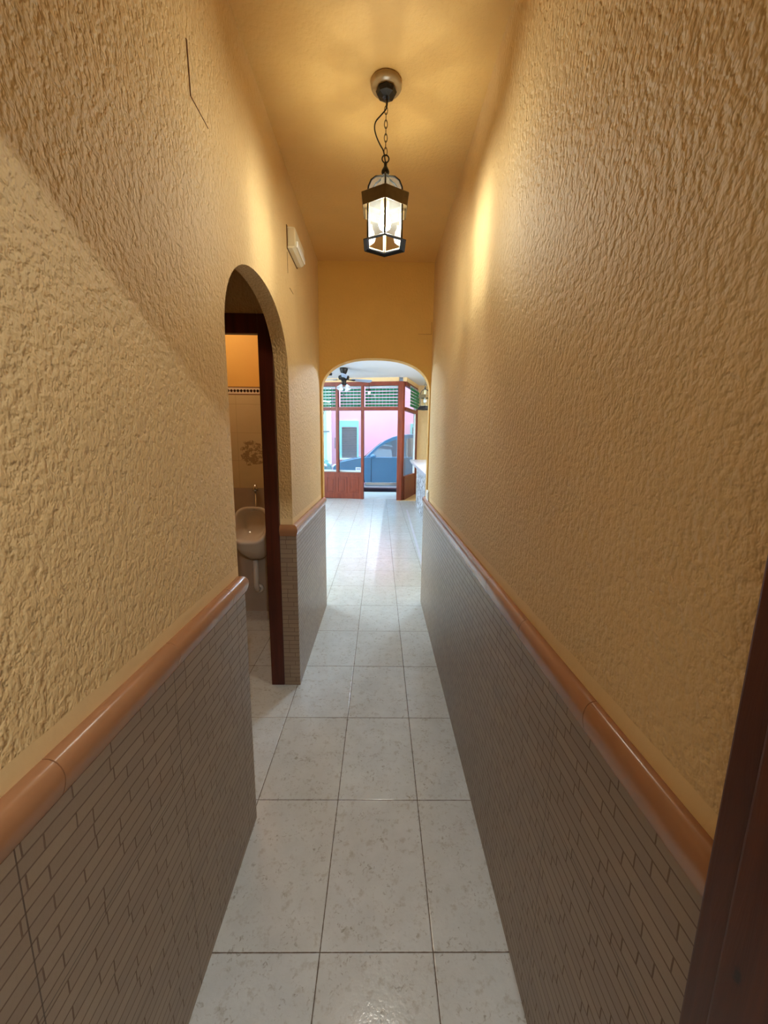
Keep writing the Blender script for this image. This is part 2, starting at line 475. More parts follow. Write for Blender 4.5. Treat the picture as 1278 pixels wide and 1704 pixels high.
# room behind the camera, closed, with its own ceiling lamp
S('wall_rear_front_left', B(-2.3, -.801, .12, .36, 0, CZ), 'rear')
S('wall_rear_front_right', B(.621, 2.3, .12, .36, 0, CZ), 'rear')
S('wall_back', B(-2.3, 2.3, -2.35, -2.25, 0, CZ), 'rear')
S('wall_rear_left', B(-2.4, -2.3, -2.35, .36, 0, CZ), 'rear')
S('wall_rear_right', B(2.3, 2.4, -2.35, .36, 0, CZ), 'rear')
S('ceiling_rear', B(-2.4, 2.4, -2.35, .12, CZ, CZ+.1), 'white')
gl = empty('globe_lamp', (.33, -.95, 2.83), label='small white globe on a short stem in the room behind the doorway', cat='lamp')
mk('base', lathe(BM(), [(.0, 0), (.06, 0), (.055, -.03), (.012, -.05), (.010, -.235), (.022, -.25), (0, -.252)]), 'cream', gl, smooth=True)
k_ = emit('globe_glow', (.90, .97, 1), REAR_W*11)
mk('globe', sphere(BM(), (0, 0, -.28), .027, 24, 16), k_, gl, smooth=True)

# vestibule and toilet behind the left arch
S('wall_vestibule', B(-.655, -.567, 2.19, 2.27, 2.11, 2.83), 'arch')
vb = BM(); box(vb, -1.9, -.566, 2.19, 2.27, 2.112, 2.83); box(vb, -1.9, -1.46, 2.19, 2.27, 0, 2.112)
S('wall_toilet_front', vb, 'arch')
bpy.data.objects.remove(bpy.data.objects['wall_vestibule'])
S('wall_vestibule_left', B(-1.96, -1.9, .36, 3.285, 0, 2.83), 'arch')
S('wall_vestibule_near', B(-1.9, -.566, .80, .88, 0, 2.83), 'arch')
S('ceiling_vestibule', B(-1.96, -.566, .80, 3.285, 2.62, 2.70), 'arch')
S('wall_toilet_back', B(-1.9, -.567, 3.225, 3.284, 0, 2.62), 'toilet')
S('wall_toilet_side', B(-.59, -.567, 2.272, 3.224, 0, 2.62), 'toilet')
d2 = empty('door_2', kind='structure')
mk('jamb', B(-.645, -.567, 2.165, 2.29, 0, 2.11), 'toiletwood', d2, bevel=.004)
mk('stop', B(-.660, -.645, 2.215, 2.29, 0, 2.012), 'toiletwood', d2, bevel=.003)
mk('jamb', B(-1.46, -1.38, 2.165, 2.29, 0, 2.11), 'toiletwood', d2, bevel=.004)
mk('header', B(-1.38, -.645, 2.165, 2.205, 2.012, 2.11), 'toiletwood', d2, bevel=.004)
tl = empty('toilet_lamp', (-1.25, 2.75, 2.62), label='round opal ceiling lamp inside the toilet behind the left arch', cat='lamp')
mk('base', lathe(BM(), [(0, 0), (.09, 0), (.085, -.02), (0, -.02)]), 'cream', tl, smooth=True)
mk('shade', sphere(BM(), (0, 0, -.05), .075, 24, 12, .6), emit('toilet_glow', (1, .84, .60), TOILET_W*5), tl, smooth=True)

# big front room
RC = 3.05
S('ceiling_front_room', B(-4.6, 2.4, 3.376, 11.5, RC, RC+.12), 'white')
wl = BM(); box(wl, -4.7, -4.6, 3.285, 4.3, 0, RC); box(wl, -4.7, -4.6, 9.7, 11.4, 0, RC); box(wl, -4.7, -4.6, 4.3, 9.7, 0, .7); box(wl, -4.7, -4.6, 4.3, 9.7, 2.75, RC)
S('wall_front_room_left', wl, 'tanw')
w3 = empty('added_side_window', kind='structure')  # unseen side glazing, added to let more daylight into the front room
mk('pane', B(-4.655, -4.645, 4.3, 9.7, .7, 2.75), 'cglass', w3)
for y in (4.3, 6.1, 7.9, 9.64): mk('mullion', B(-4.69, -4.61, y, y+.06, .7, 2.75), 'shopwood', w3)
S('floor_side_pavement', B(-14, -4.7, -3, 10.25, -.14, -.02), 'pave')
S('wall_front_room_right', B(2.4, 2.5, 3.285, 11.5, 0, RC), 'tanw')
S('wall_front', B(1.03, 2.4, 11.33, 11.45, 0, RC), 'tanw')
S('trim_7', B(.985, 1.03, 11.28, 11.45, 0, 2.955), 'shopwood')
# cream border strip in the floor beside the bar
S('trim_8', prism(BM(), [(.50, 3.9, .0005), (.535, 3.9, .0005), (.622, 8.6, .0005), (.588, 8.6, .0005)], (0, 0, .0012)), 'marble')

# --- shopfront, drawn in a frame (u to the left along the front, w inward, z up)
BX, BY, TH = .425, 10.03, math.atan(.20)
FM = Matrix.Translation((BX, BY, 0)) @ Matrix.Rotation(PI-TH, 4, 'Z')   # local x -> left/back ; local y -> -Y (inward)
def fb(bm, u0, u1, w0, w1, z0, z1): return box(bm, u0, u1, w0, w1, z0, z1, FM)
ULEN = 4.85
wn = empty('window_1', kind='structure')
mul = [.865, 1.53, 2.2, 2.9, 3.6, 4.3]
mk('top_rail', fb(BM(), -.02, ULEN, -.04, .05, 2.86, 2.955), 'shopwoodh', wn, bevel=.004)
mk('transom_rail', fb(BM(), -.02, ULEN, -.04, .05, 2.262, 2.345), 'shopwoodh', wn, bevel=.004)
mk('bottom_rail', fb(BM(), .865, ULEN, -.04, .05, .66, .69), 'shopwoodh', wn, bevel=.003)
for u in mul:
    mk('mullion', fb(BM(), u, u+.065, -.045, .058, 0 if u < 1 else .69, 2.87), 'shopwood', wn, bevel=.004)
pan = BM(); fb(pan, .93, ULEN, -.035, .035, 0, .66)
mk('lower_panel', pan, 'shopwood', wn)
u = 1.0
while u < 4.6:
    fr_ = BM()
    fb(fr_, u, u+.26, .034, .044, .14, .17); fb(fr_, u, u+.26, .034, .044, .54, .57)
    fb(fr_, u, u+.03, .034, .044, .17, .54); fb(fr_, u+.23, u+.26, .034, .044, .17, .54)
    fb(fr_, u+.07, u+.19, .034, .041, .21, .50)
    mk('raised_moulding', fr_, 'shopwood', wn, bevel=.003); u += .31
ends = [-.0]+mul
for i, uu in enumerate(mul):
    a = uu+.065; b = mul[i+1] if i+1 < len(mul) else ULEN
    mk('pane', fb(BM(), a, b, -.004, .004, .69, 2.262), 'cglass', wn)
    mk('transom_pane', fb(BM(), a, b, -.004, .004, 2.345, 2.86), 'cglass', wn)
mk('transom_pane', fb(BM(), 0, .865, -.004, .004, 2.345, 2.86), 'cglass', wn)
S('trim_9', fb(BM(), -.02, ULEN, -.06, .04, 2.956, RC), 'tanw')
# inside stool and low outer parapet behind the panes
S('trim_10', fb(BM(), .93, ULEN, -.16, -.045, .70, .735), 'card')
S('trim_11', fb(BM(), .93, ULEN, -.16, -.045, 0, .70), 'pave')
# corner post and angled side window
cp = empty('window_2', kind='structure')
mk('corner_post', prism(BM(), [(.428, 9.975, 0), (.545, 9.955, 0), (.60, 10.01, 0), (.60, 10.09, 0), (.428, 10.09, 0)], (0, 0, 2.955)), 'shopwood', cp, bevel=.006)
p0 = Vector((.60, 10.05, 0)); p1 = Vector((1.00, 11.32, 0)); dd = (p1-p0); LS = dd.length; ang = math.atan2(dd.y, dd.x)
SM = Matrix.Translation(p0) @ Matrix.Rotation(ang, 4, 'Z')
def sb(bm, u0, u1, w0, w1, z0, z1): return box(bm, u0, u1, w0, w1, z0, z1, SM)
mk('top_rail', sb(BM(), 0, LS, -.045, .045, 2.86, 2.955), 'shopwood', cp, bevel=.004)
mk('transom_rail', sb(BM(), 0, LS, -.045, .045, 2.262, 2.345), 'shopwood', cp, bevel=.004)
mk('end_stile', sb(BM(), LS-.10, LS, -.05, .05, 0, 2.86), 'shopwood', cp, bevel=.004)
mk('lower_panel', sb(BM(), 0, LS-.10, -.035, .035, 0, .62), 'shopwood', cp)
mk('raised_moulding', sb(BM(), .18, LS-.25, .034, .046, .12, .52), 'shopwood', cp, bevel=.004)
mk('pane', sb(BM(), 0, LS-.1, -.004, .004, .62, 2.262), 'cglass', cp)
mk('transom_pane', sb(BM(), 0, LS-.1, -.004, .004, 2.345, 2.86), 'cglass', cp)
mk('glazing_bead', sb(BM(), LS-.16, LS-.10, -.02, .03, .62, 2.86), 'card', cp)
S('trim_12', sb(BM(), -.05, LS, -.05, .04, 2.956, RC), 'tanw')
S('trim_13', prism(BM(), [(.43, 9.93, 0), (1.03, 9.93, 0), (1.03, 11.3, 0), (.60, 10.0, 0), (.43, 9.96, 0)], (0, 0, .006)), 'tanw')

# green roller shutter behind the transoms, slat by slat with daylight gaps
def shutter(fnbox, name, u0, u1, w, label, n=6, z0=2.36, z1=2.825, group=None, rbox=True):
    e = empty(name, label=label, cat='roller shutter', group=group)
    pitch = (z1-z0)/n; bm = BM()
    for i in range(n):
        z = z0+i*pitch
        fnbox(bm, u0, u1, w-.006, w+.006, z+.008, z+pitch-.010)
    mk('slats', bm, 'green', e)
    bm = BM(); uu = u0+.04
    while uu < u1:
        fnbox(bm, uu, uu+.007, w+.010, w+.016, z0, z1+.05); uu += .092
    mk('guide_tapes', bm, 'paleblue', e)
    if not rbox: return e
    bm = BM(); fnbox(bm, u0, u1, w-.07, w+.03, z1+.012, z1+.09)
    mk('roller_box', bm, 'card', e)
    return e
shutter(fb, 'roller_shutter', .0, .86, -.13, 'dark green slatted roller shutter rolled low over the open shop doorway')
shutter(fb, 'roller_shutter', .94, 1.52, -.13, 'green slatted roller shutter behind the transom beside the ceiling fan')
shutter(fb, 'roller_shutter', 1.60, 2.19, -.13, 'green slatted roller shutter at the left edge of the far arch')
shutter(sb, 'roller_shutter', .05, 1.1, -.13, 'green slatted roller shutter over the narrow angled side window', rbox=False)

# ------------------------------------------------------------------ corridor lantern
def lantern(loc, s, label, lit, drop, flare=(.013, .007), rose=True, cable=True):
    """hexagonal lantern; local origin on the ceiling above it; drop = ceiling to ring top, s = size factor"""
    L = empty('pendant_lantern', loc, label=label, cat='lantern')
    seg = 6; a0 = -PI/2
    zt = -drop                        # top of suspension ring
    def Z(v): return zt - v*s
    rr = lambda v: v*s
    if rose:
        mk('ceiling_rose', lathe(BM(), [(0, 0), (.058, 0), (.060, -.006), (.059, -.018), (.054, -.024), (.0, -.024)], seg=40), 'agedcream', L, smooth=True, label='cream enamel ceiling rose', bevel=0)
        mk('rose_cup', lathe(BM(), [(0, -.022), (.036, -.0245), (.041, -.032), (.035, -.044), (.014, -.052), (0, -.053)], seg=8), 'blackp', L)
        top = -.058
    else: top = 0
    # chain: alternate oval links
    n = max(3, round((drop+top)/(.0235*max(s, .8)))); pitch = (drop+top)/n
    ch = BM()
    for i in range(n):
        zc = top - (i+.5)*pitch; hl = pitch*.64; hw = .0062*max(1, s*.9); pts = []
        for k in range(12):
            t = 2*PI*k/12; a, b = hw*math.cos(t), hl*math.sin(t)
            pts.append((a, 0, zc+b) if i % 2 else (0, a, zc+b))
        tube(ch, pts, .0015*max(1, s), 5, True)
    mk('chain', ch, 'brass', L, smooth=True)
    # ring
    pts = [(.0135*s*math.cos(2*PI*k/20), 0, Z(.0135)+.0135*s*math.sin(2*PI*k/20)) for k in range(20)]
    mk('suspension_ring', tube(BM(), pts, .0026*s, 8, True), 'iron', L, smooth=True)
    mk('finial', lathe(BM(), [(0, 0), (.005, 0), (.0065, -.006), (.006, -.014), (.010, -.022), (.0155, -.032), (.016, -.038), (.011, -.046), (.013, -.050), (.016, -.054), (.0, -.056)], (0, 0, 0), 20, m=Matrix.Translation((0, 0, Z(.024))) @ Matrix.Diagonal((s, s, s, 1))), 'iron', L, smooth=True)
    # dome profile (corner radius, depth below ring top)
    dome = [(.016, .078), (.044, .088), (.064, .106), (.076, .132), (.081, .165)]
    bodyR, z1, z2 = .079, .165, .318
    def hexpt(r, k, z): return (rr(r)*math.cos(a0+k*PI/3), rr(r)*math.sin(a0+k*PI/3), Z(z))
    for k in range(6):
        bm = BM(); prev = None
        for r, z in dome:
            cur = [bm.verts.new(hexpt(r*.97, k, z)), bm.verts.new(hexpt(r*.97, k+1, z))]
            if prev: bm.faces.new((prev[0], prev[1], cur[1], cur[0]))
            prev = cur
        bmesh.ops.solidify(bm, geom=bm.faces[:], thickness=.0015*s)
        mk('roof_pane', bm, 'lglass', L)
    bm = BM()
    for k in range(6): tube(bm, [hexpt(r, k, z) for r, z in dome], .0034*s, 6)
    mk('roof_ribs', bm, 'iron', L, smooth=True)
    def hexring(bm, prof_):  # closed section revolved in 6
        rings = [[bm.verts.new(hexpt(r, k, z)) for k in range(6)] for r, z in prof_]
        m_ = len(rings)
        for i in range(m_):
            A, Bq = rings[i], rings[(i+1) % m_]
            for k in range(6): bm.faces.new((A[k], A[(k+1) % 6], Bq[(k+1) % 6], Bq[k]))
        return bm
    # cornice band, slightly wider at its top
    mk('cornice_band', hexring(BM(), [(.077, .162), (.1055, .158), (.1075, .161), (.1000, .203), (.0985, .203), (.1030, .165), (.078, .168)]), 'brass', L)
    for k in range(6):
        bm = BM(); a = [Vector(hexpt(bodyR*.955, k+q, z)) for q, z in ((0, z1-.004), (1, z1-.004), (1, z2), (0, z2))]
        bm.faces.new([bm.verts.new(v) for v in a]); bmesh.ops.solidify(bm, geom=bm.faces[:], thickness=.0018*s)
        mk('side_pane', bm, 'lglass', L)
        bm = BM(); q_ = .0045*s  # pale bevelled border of each pane
        A, Bv, Cv, D = a; ux = (Bv-A).normalized(); uz = Vector((0, 0, -1)); nn = ux.cross(uz).normalized(); sg = -1 if nn.dot(Vector((A.x+Bv.x, A.y+Bv.y, 0))) < 0 else 1
        o_ = nn*sg*.0022*s
        for (s0, d1, l1, d2) in ((A, ux, (Bv-A).length, uz), (A, uz, (D-A).length, ux), (Bv, uz, (D-A).length, -ux), (D, ux, (Bv-A).length, -uz)):
            q0 = s0+o_
            prism(bm, [q0, q0+d1*l1, q0+d1*l1+d2*q_, q0+d2*q_], o_*.4)
        mk('pane_border', bm, 'cream', L)
    bm = BM()
    for k in range(6): tube(bm, [hexpt(bodyR, k, z1-.006), hexpt(bodyR, k, z2+.002)], .0033*s, 6)
    mk('corner_bars', bm, 'iron', L, smooth=True)
    fo, fh = flare
    mk('base_skirt', hexring(BM(), [(.072, z2), (.086, z2), (.086+fo, z2+fh), (.0845+fo, z2+fh+.0022), (.083, z2+.0035), (.072, z2+.0035)]), 'iron', L)
    # lamp holder and bulb
    mk('lamp_holder', lathe(BM(), [(0, 0), (.017, 0), (.017, -.105), (.014, -.11), (0, -.11)], seg=20, m=Matrix.Translation((0, 0, Z(.085))) @ Matrix.Diagonal((s, s, s, 1))), 'cream', L, smooth=True)
    bprof = [(0, 0), (.012, 0), (.013, -.012), (.020, -.026), (.0245, -.040), (.025, -.050), (.021, -.062), (.011, -.070), (0, -.072)]
    mk('bulb', lathe(BM(), bprof, seg=24, m=Matrix.Translation((0, 0, Z(.198))) @ Matrix.Diagonal((s, s, s, 1))),
       emit('bulb_glow', (1, .95, .85), BULB_W*20) if lit else MAT['opal'], L, smooth=True)
    if cable:
        Zt, Zb = -.055, Z(.03)
        pts = [(.004, 0, Zt), (.004, -.002, Zt-.022), (-.002, -.004, Zt-.040), (-.022, -.006, Zt-.062), (-.040, -.006, Zt-.082), (-.044, -.005, Zt-.105),
               (-.036, -.004, Zt-.132), (-.022, -.003, Zt-.158), (-.008, -.002, Zt-.180), (0, -.002, Zb)]
        # smooth by Catmull-Rom
        out = []
        for i in range(len(pts)-1):
            P0, P1, P2, P3 = [Vector(pts[min(max(j, 0), len(pts)-1)]) for j in (i-1, i, i+1, i+2)]
            for q in range(4):
                t = q/4
                out.append(.5*((2*P1)+(P2-P0)*t+(2*P0-5*P1+4*P2-P3)*t*t+(3*P1-P0-3*P2+P3)*t**3))
        out.append(Vector(pts[-1]))
        mk('cable', tube(BM(), out, .0026, 8), 'blackp', L, smooth=True)
    return L
lantern((.009, 1.772, CZ), 1.0, 'lit six-sided glass lantern on a chain over the corridor floor', True, .246)
bl = lantern((.875, 8.0, RC), 1.32, 'unlit dark lantern hanging above the stone bar by the far arch', False, .44, flare=(.05, .05), rose=False, cable=False)

# ------------------------------------------------------------------ emergency light on the left wall
el = empty('emergency_light', (XL, 2.35, 2.50), label='cream emergency light box fixed high on the left wall', cat='emergency light')
mk('housing', prism(BM(), [(0, 0, -.055), (.030, 0, -.055), (.048, 0, -.045), (.050, 0, .04), (.044, 0, .052), (0, 0, .055)], (0, .255, 0)), 'plast', el, bevel=.004).location = (0, -.125, 0)
mk('backplate', B(0, .004, -.132, .138, -.06, .06), 'scratch', el)
mk('diffuser', B(.049, .058, -.105, .115, -.044, -.012), 'diff', el, bevel=.003, label='white diffuser strip')
mk('end_cap', B(.006, .046, -.1285, -.1245, -.045, .045), 'cream', el, bevel=.002)
el.scale = (.92, .92, .92)
# marks left on the plaster
def strip(bm, a, b, w0, w1, axis='x', face=XL, t=.0016):
    (y0, z0), (y1, z1) = a, b
    d = Vector((y1-y0, z1-z0)).normalized(); n = Vector((-d.y, d.x))
    q = [(y0+n.x*w0, z0+n.y*w0), (y1+n.x*w1, z1+n.y*w1), (y1-n.x*w1, z1-n.y*w1), (y0-n.x*w0, z0-n.y*w0)]
    if axis == 'x': prism(bm, [(face, *v) for v in q], (t, 0, 0))
    else: prism(bm, [(v[0], face, v[1]) for v in q], (0, -t, 0))
bm = BM(); strip(bm, (1.168, 2.445), (1.172, 2.325), .0024, .0016); strip(bm, (1.172, 2.326), (1.275, 2.325), .0014, .0005)
mk('wall_mark', bm, 'scratch', label='brown L-shaped line on the plaster of the upper left wall', cat='mark')
bm = BM(); strip(bm, (2.235, 2.43), (2.237, 2.33), .0014, .0008)
mk('wall_mark', bm, 'scratch', label='thin upright brown line directly below the emergency light', cat='mark')
bm = BM(); strip(bm, (2.27, 2.27), (2.36, 2.27), .0012, .0006)
mk('wall_mark', bm, 'scratch', label='short slanting brown line midway between emergency light and left arch', cat='mark')
bm = BM(); strip(bm, (.395, 2.40), (.395, 2.31), .001, .001, 'y', 3.285); strip(bm, (.395, 2.31), (.29, 2.31), .001, .0006, 'y', 3.285)
mk('wall_mark', bm, 'scratch', label='faint L-shaped line on the end wall above the far arch', cat='mark')
# switch on the right wall by the far arch
sw = empty('wall_switch', (XR, 3.24, 1.033), label='white double switch plate low on the right wall by the far arch', cat='switch')
mk('plate', B(-.010, 0, -.065, .065, -.042, .042), 'card', sw, bevel=.004)
mk('rocker', B(-.014, -.010, -.05, -.005, -.03, .03), 'card', sw, bevel=.002)
mk('rocker', B(-.014, -.010, .005, .05, -.03, .03), 'card', sw, bevel=.002)

# ------------------------------------------------------------------ urinal
ur = empty('urinal', (-1.035, 3.225, 0), label='white ceramic wall urinal in the toilet behind the left arch', cat='urinal')
def oval(n, hw, z0, z1, y, sq=2.6, dy=0.0):
    cz, hz = (z0+z1)/2, (z1-z0)/2; out = []
    for i in range(n):
        t = 2*PI*i/n; c, s_ = math.cos(t), math.sin(t)
        x = hw*math.copysign(abs(c)**(2/sq), c); z = cz+hz*math.copysign(abs(s_)**(2/sq), s_)
        out.append((x, y+dy*(z-cz)/hz, z))
    return out
def loft(bm, rings, cap0=True, cap1=True):
    R_ = [[bm.verts.new(q) for q in r_] for r_ in rings]; n = len(R_[0])
    for a, b in zip(R_, R_[1:]):
        for i in range(n): bm.faces.new((a[i], a[(i+1) % n], b[(i+1) % n], b[i]))
    if cap0: bm.faces.new(R_[0][::-1])
    if cap1: bm.faces.new(R_[-1])
    return bm
N = 36
mk('bowl', loft(BM(), [oval(N, .115, .47, .915, 0, 2.6), oval(N, .128, .49, .922, -.05, 2.8, .02), oval(N, .136, .55, .930, -.11, 3, .055), oval(N, .141, .62, .934, -.150, 3.2, .08),
    oval(N, .143, .655, .936, -.160, 3.3, .085), oval(N, .139, .662, .930, -.170, 3.3, .085), oval(N, .124, .680, .914, -.168, 3.2, .085), oval(N, .113, .69, .90, -.125, 3, .07), oval(N, .100, .70, .885, -.08, 2.6, .04), oval(N, .08, .73, .85, -.05)]), 'ceramic', ur, smooth=True)
mk('flush_pipe', tube(BM(), [(.016, -.035, 1.075), (.016, -.035, .93), (.016, -.06, .91)], .008, 12), 'chrome', ur, smooth=True)
mk('flush_valve', lathe(BM(), [(0, 0), (.02, 0), (.022, .02), (.014, .03), (.014, .05), (0, .05)], (.016, -.035, 1.06)), 'chrome', ur, smooth=True)
mk('flush_fitting', lathe(BM(), [(0, 0), (.024, 0), (.024, .012), (.012, .02), (0, .02)], (.016, -.06, .907)), 'chrome', ur, smooth=True)
mk('drain_pipe', tube(BM(), [(0, -.07, .48), (0, -.07, .26), (0, -.055, .225), (0, -.02, .21), (0, 0, .21)], .022, 14), 'ceramic', ur, smooth=True)
mk('drain_collar', lathe(BM(), [(0, 0), (.042, 0), (.036, .014), (0, .016)], (0, 0, 0), 28, m=Matrix.Translation((0, 0, .21)) @ Matrix.Rotation(PI/2, 4, 'X')), 'ceramic', ur, smooth=True)

# ------------------------------------------------------------------ bar counter
bc = empty('bar_counter', (.80, 7.3, 0), label='stone-clad bar counter with a pale marble top beside the far right wall', cat='bar counter')
def loc(pts, e): return [(x-e.location.x, y-e.location.y, z) for x, y, z in pts]
mk('stone_front', prism(BM(), loc([(.745, 4.8, 0), (.885, 9.5, 0), (1.2, 9.5, 0), (1.2, 4.8, 0)], bc), (0, 0, 1.02)), 'stone', bc)
mk('countertop', prism(BM(), loc([(.585, 4.7, 1.02), (.735, 9.75, 1.02), (1.42, 9.75, 1.02), (1.42, 4.7, 1.02)], bc), (0, 0, .045)), 'marble', bc, bevel=.01)
mk('top_edge_moulding', prism(BM(), loc([(.605, 4.72, .985), (.752, 9.70, .985), (.90, 9.70, .985), (.76, 4.72, .985)], bc), (0, 0, .034)), 'marble', bc, bevel=.006)

# ------------------------------------------------------------------ ceiling fan
fa = empty('ceiling_fan', (-.81, 8.9, RC), label='dark ceiling fan with pale blades and glass light shades seen through the far arch', cat='ceiling fan')
mk('canopy', lathe(BM(), [(0, 0), (.085, 0), (.088, -.03), (.07, -.09), (.045, -.13), (.04, -.15), (0, -.15)], seg=32), 'iron', fa, smooth=True)
mk('motor', lathe(BM(), [(0, -.14), (.05, -.14), (.11, -.165), (.122, -.20), (.11, -.235), (.06, -.255), (.045, -.30), (.06, -.32), (.05, -.35), (0, -.355)], seg=32), 'iron', fa, smooth=True)
for i, a in enumerate((24, 158, 276)):
    m = Matrix.Rotation(math.radians(a), 4, 'Z') @ Matrix.Translation((0, 0, -.235)) @ Matrix.Rotation(math.radians(-16), 4, 'X')
    bl_ = mk('blade', prism(BM(), [(.17, -.04, 0), (.25, -.055, 0), (.60, -.07, 0), (.645, -.055, 0), (.66, 0, 0), (.645, .055, 0), (.60, .07, 0), (.25, .055, 0), (.17, .04, 0)], (0, 0, .008), m), 'blade', fa)
    bm = BM(); prism(bm, [(.08, -.014, -.002), (.16, -.02, -.004), (.24, -.04, -.004), (.27, 0, -.004), (.24, .04, -.004), (.16, .02, -.004), (.08, .014, -.002)], (0, 0, -.005), m)
    mk('blade_bracket', bm, 'iron', bl_)
for i in range(4):
    a = math.radians(45+90*i+10)
    m = Matrix.Rotation(a, 4, 'Z')
    mk('lamp_arm', tube(BM(), [m @ Vector(q) for q in ((.03, 0, -.32), (.07, 0, -.335), (.085, 0, -.36))], .012, 8), 'iron', fa, smooth=True)
    mm = m @ Matrix.Translation((.08, 0, -.355)) @ Matrix.Rotation(math.radians(-32), 4, 'Y')
    mk('glass_shade', lathe(BM(), [(0, 0), (.022, 0), (.03, -.02), (.05, -.055), (.062, -.085), (.075, -.10), (.070, -.10), (.05, -.07), (.0, -.02)], seg=24, m=mm), 'opal', fa, smooth=True)
pc = mk('pull_chain', tube(BM(), [(0, -.02, -.35), (0, -.02, -.55)], .003, 6), 'iron', fa)
mk('pull_knob', lathe(BM(), [(0, -.55), (.008, -.555), (.011, -.58), (.007, -.60), (0, -.60)], (0, -.02, 0), 12), 'iron', pc, smooth=True)
# small bulb on a flex by the doorway
hb = empty('hanging_bulb', (-.285, 9.87, 2.87), label='small white bulb in a black socket hanging before the shop doorway', cat='light bulb')
mk('bracket', B(-.008, .008, -.03, .17, -.008, .008), 'iron', hb)
mk('flex', tube(BM(), [(0, -.02, 0), (0, -.02, -.115)], .005, 6), 'blackp', hb)
mk('socket', lathe(BM(), [(0, 0), (.016, -.005), (.024, -.03), (.024, -.062), (0, -.064)], (0, -.02, -.11), 16), 'blackp', hb, smooth=True)
mk('bulb', sphere(BM(), (0, -.02, -.215), .028), emit('small_bulb_glow', (1, 1, .95), 6), hb, smooth=True)
cs = empty('ceiling_spot', (-1.19, 9.55, RC), label='small black round fitting on the white ceiling left of the fan', cat='ceiling fitting')
mk('body', lathe(BM(), [(0, 0), (.045, 0), (.05, -.015), (.045, -.05), (0, -.055)], seg=20), 'blackp', cs, smooth=True)
# unseen tube battens, added to brighten the front room
for x, lb in ((-3.9, 'added out-of-view tube batten brightening the front room, the one by the left wall'), (1.75, 'added out-of-view tube batten brightening the front room, the one above the bar side')):
    tb = empty('fill_tube_light', (x, 6.6, RC), label=lb, cat='added tube light')
    mk('batten', B(-.04, .04, -.75, .75, -.05, 0), 'card', tb, bevel=.004)
    mk('tube', tube(BM(), [(0, -.72, -.075), (0, .72, -.075)], .018, 12), emit('fill_tube_glow', (.66, .83, 1), FILL_TUBE_W*10), tb, smooth=True)
# small card standing on the window stool
cd = empty('counter_card', tuple(FM @ Vector((1.04, -.10, .735))), PI-TH, label='small white card with blue marks standing on the shop window sill', cat='card')
mk('card', B(-.07, .07, -.004, .004, 0, .085), 'card', cd)
bm = BM()
for i in range(3): box(bm, -.05+i*.035, -.028+i*.035, .004, .0055, .02, .06)
mk('print', bm, 'blueink', cd)

# ------------------------------------------------------------------ street
S('floor_pavement', B(-14, 14, 10.252, 11.9, -.14, -.02), 'pave')
S('floor_street', B(-14, 14, 11.9, 15, -.3, -.12), 'asphalt')
S('wall_shop_upper', B(-14, 14, 11.46, 11.7, RC+.12, 7), 'tanw')
S('wall_shop_upper_soffit', B(-14, 14, 10.3, 11.46, RC+.121, RC+.25), 'tanw')
S('wall_outer_left', B(-14, -4.7, 11.2, 11.4, -.1, RC), 'tanw')
S('wall_outer_right', B(2.5, 14, 11.3, 11.45, -.1, RC), 'tanw')
hs = empty('pink_house', (0, 15, -.12), label='pink rendered house across the street with a blue-trimmed window', cat='house')
def hbx(x0, x1, y0, y1, z0, z1): return B(x0, x1, y0-15, y1-15, z0+.12, z1+.12)
mk('wall', hbx(-1.86, 12, 15, 15.4, -.12, 7), 'pink', hs)
fr = mk('window_surround', prism(BM(), [(-1.56, -.05, 1.0), (-1.56, -.05, 2.38), (-.82, -.05, 2.38), (-.82, -.05, 1.0), (-.885, -.05, 1.0), (-.885, -.05, 2.15), (-1.45, -.05, 2.15), (-1.45, -.05, 1.0)], (0, .05, 0)), 'paleblue', hs)
bm = BM(); z = 1.0
while z < 2.12:
    box(bm, -1.45, -.885, -.02, .0, z+.004, z+.052); z += .056
mk('grey_shutter', bm, 'greyslat', fr)
mk('sill', B(-1.62, -.76, -.12, 0, .93, 1.0), 'card', fr)
mk('wall_vent', B(-1.72, -1.69, -.02, 0, 1.35, 1.75), 'greyslat', hs)
dr = mk('doorway_surround', B(1.12, 1.75, -.05, 0, 0, 2.30), 'paleblue', hs)
mk('door_leaf', B(1.2, 1.67, -.07, -.05, 0, 2.16), 'greyslat', dr)
mk('downpipe', tube(BM(), [(-1.60, -.04, 2.5), (-1.60, -.04, 7)], .025, 8), 'card', hs)
nh = empty('pale_house', (-2, 15, -.12), label='pale blue-white house at the left behind the shop window', cat='house')
mk('wall', B(-10, .08, -.12, .3, 0, 7), 'neighbour', nh)
mk('ledge', B(-10, .10, -.17, -.12, 1.95, 2.0), 'greyslat', nh)
mk('corner_pilaster', B(.0, .14, -.16, -.11, 0, 7), 'card', nh)
bm = BM()
tube(bm, [(-.42, -.16, 3.2), (-.30, -.16, 2.9), (-.22, -.17, 2.65), (-.16, -.16, 2.45), (-.22, -.16, 2.3), (-.30, -.16, 2.2)], .012, 6)
tube(bm, [(.0, -.18, 2.9), (-.08, -.18, 2.7), (-.14, -.18, 2.5), (-.2, -.18, 2.05)], .010, 6)
mk('wall_cables', bm, 'tyre', nh)

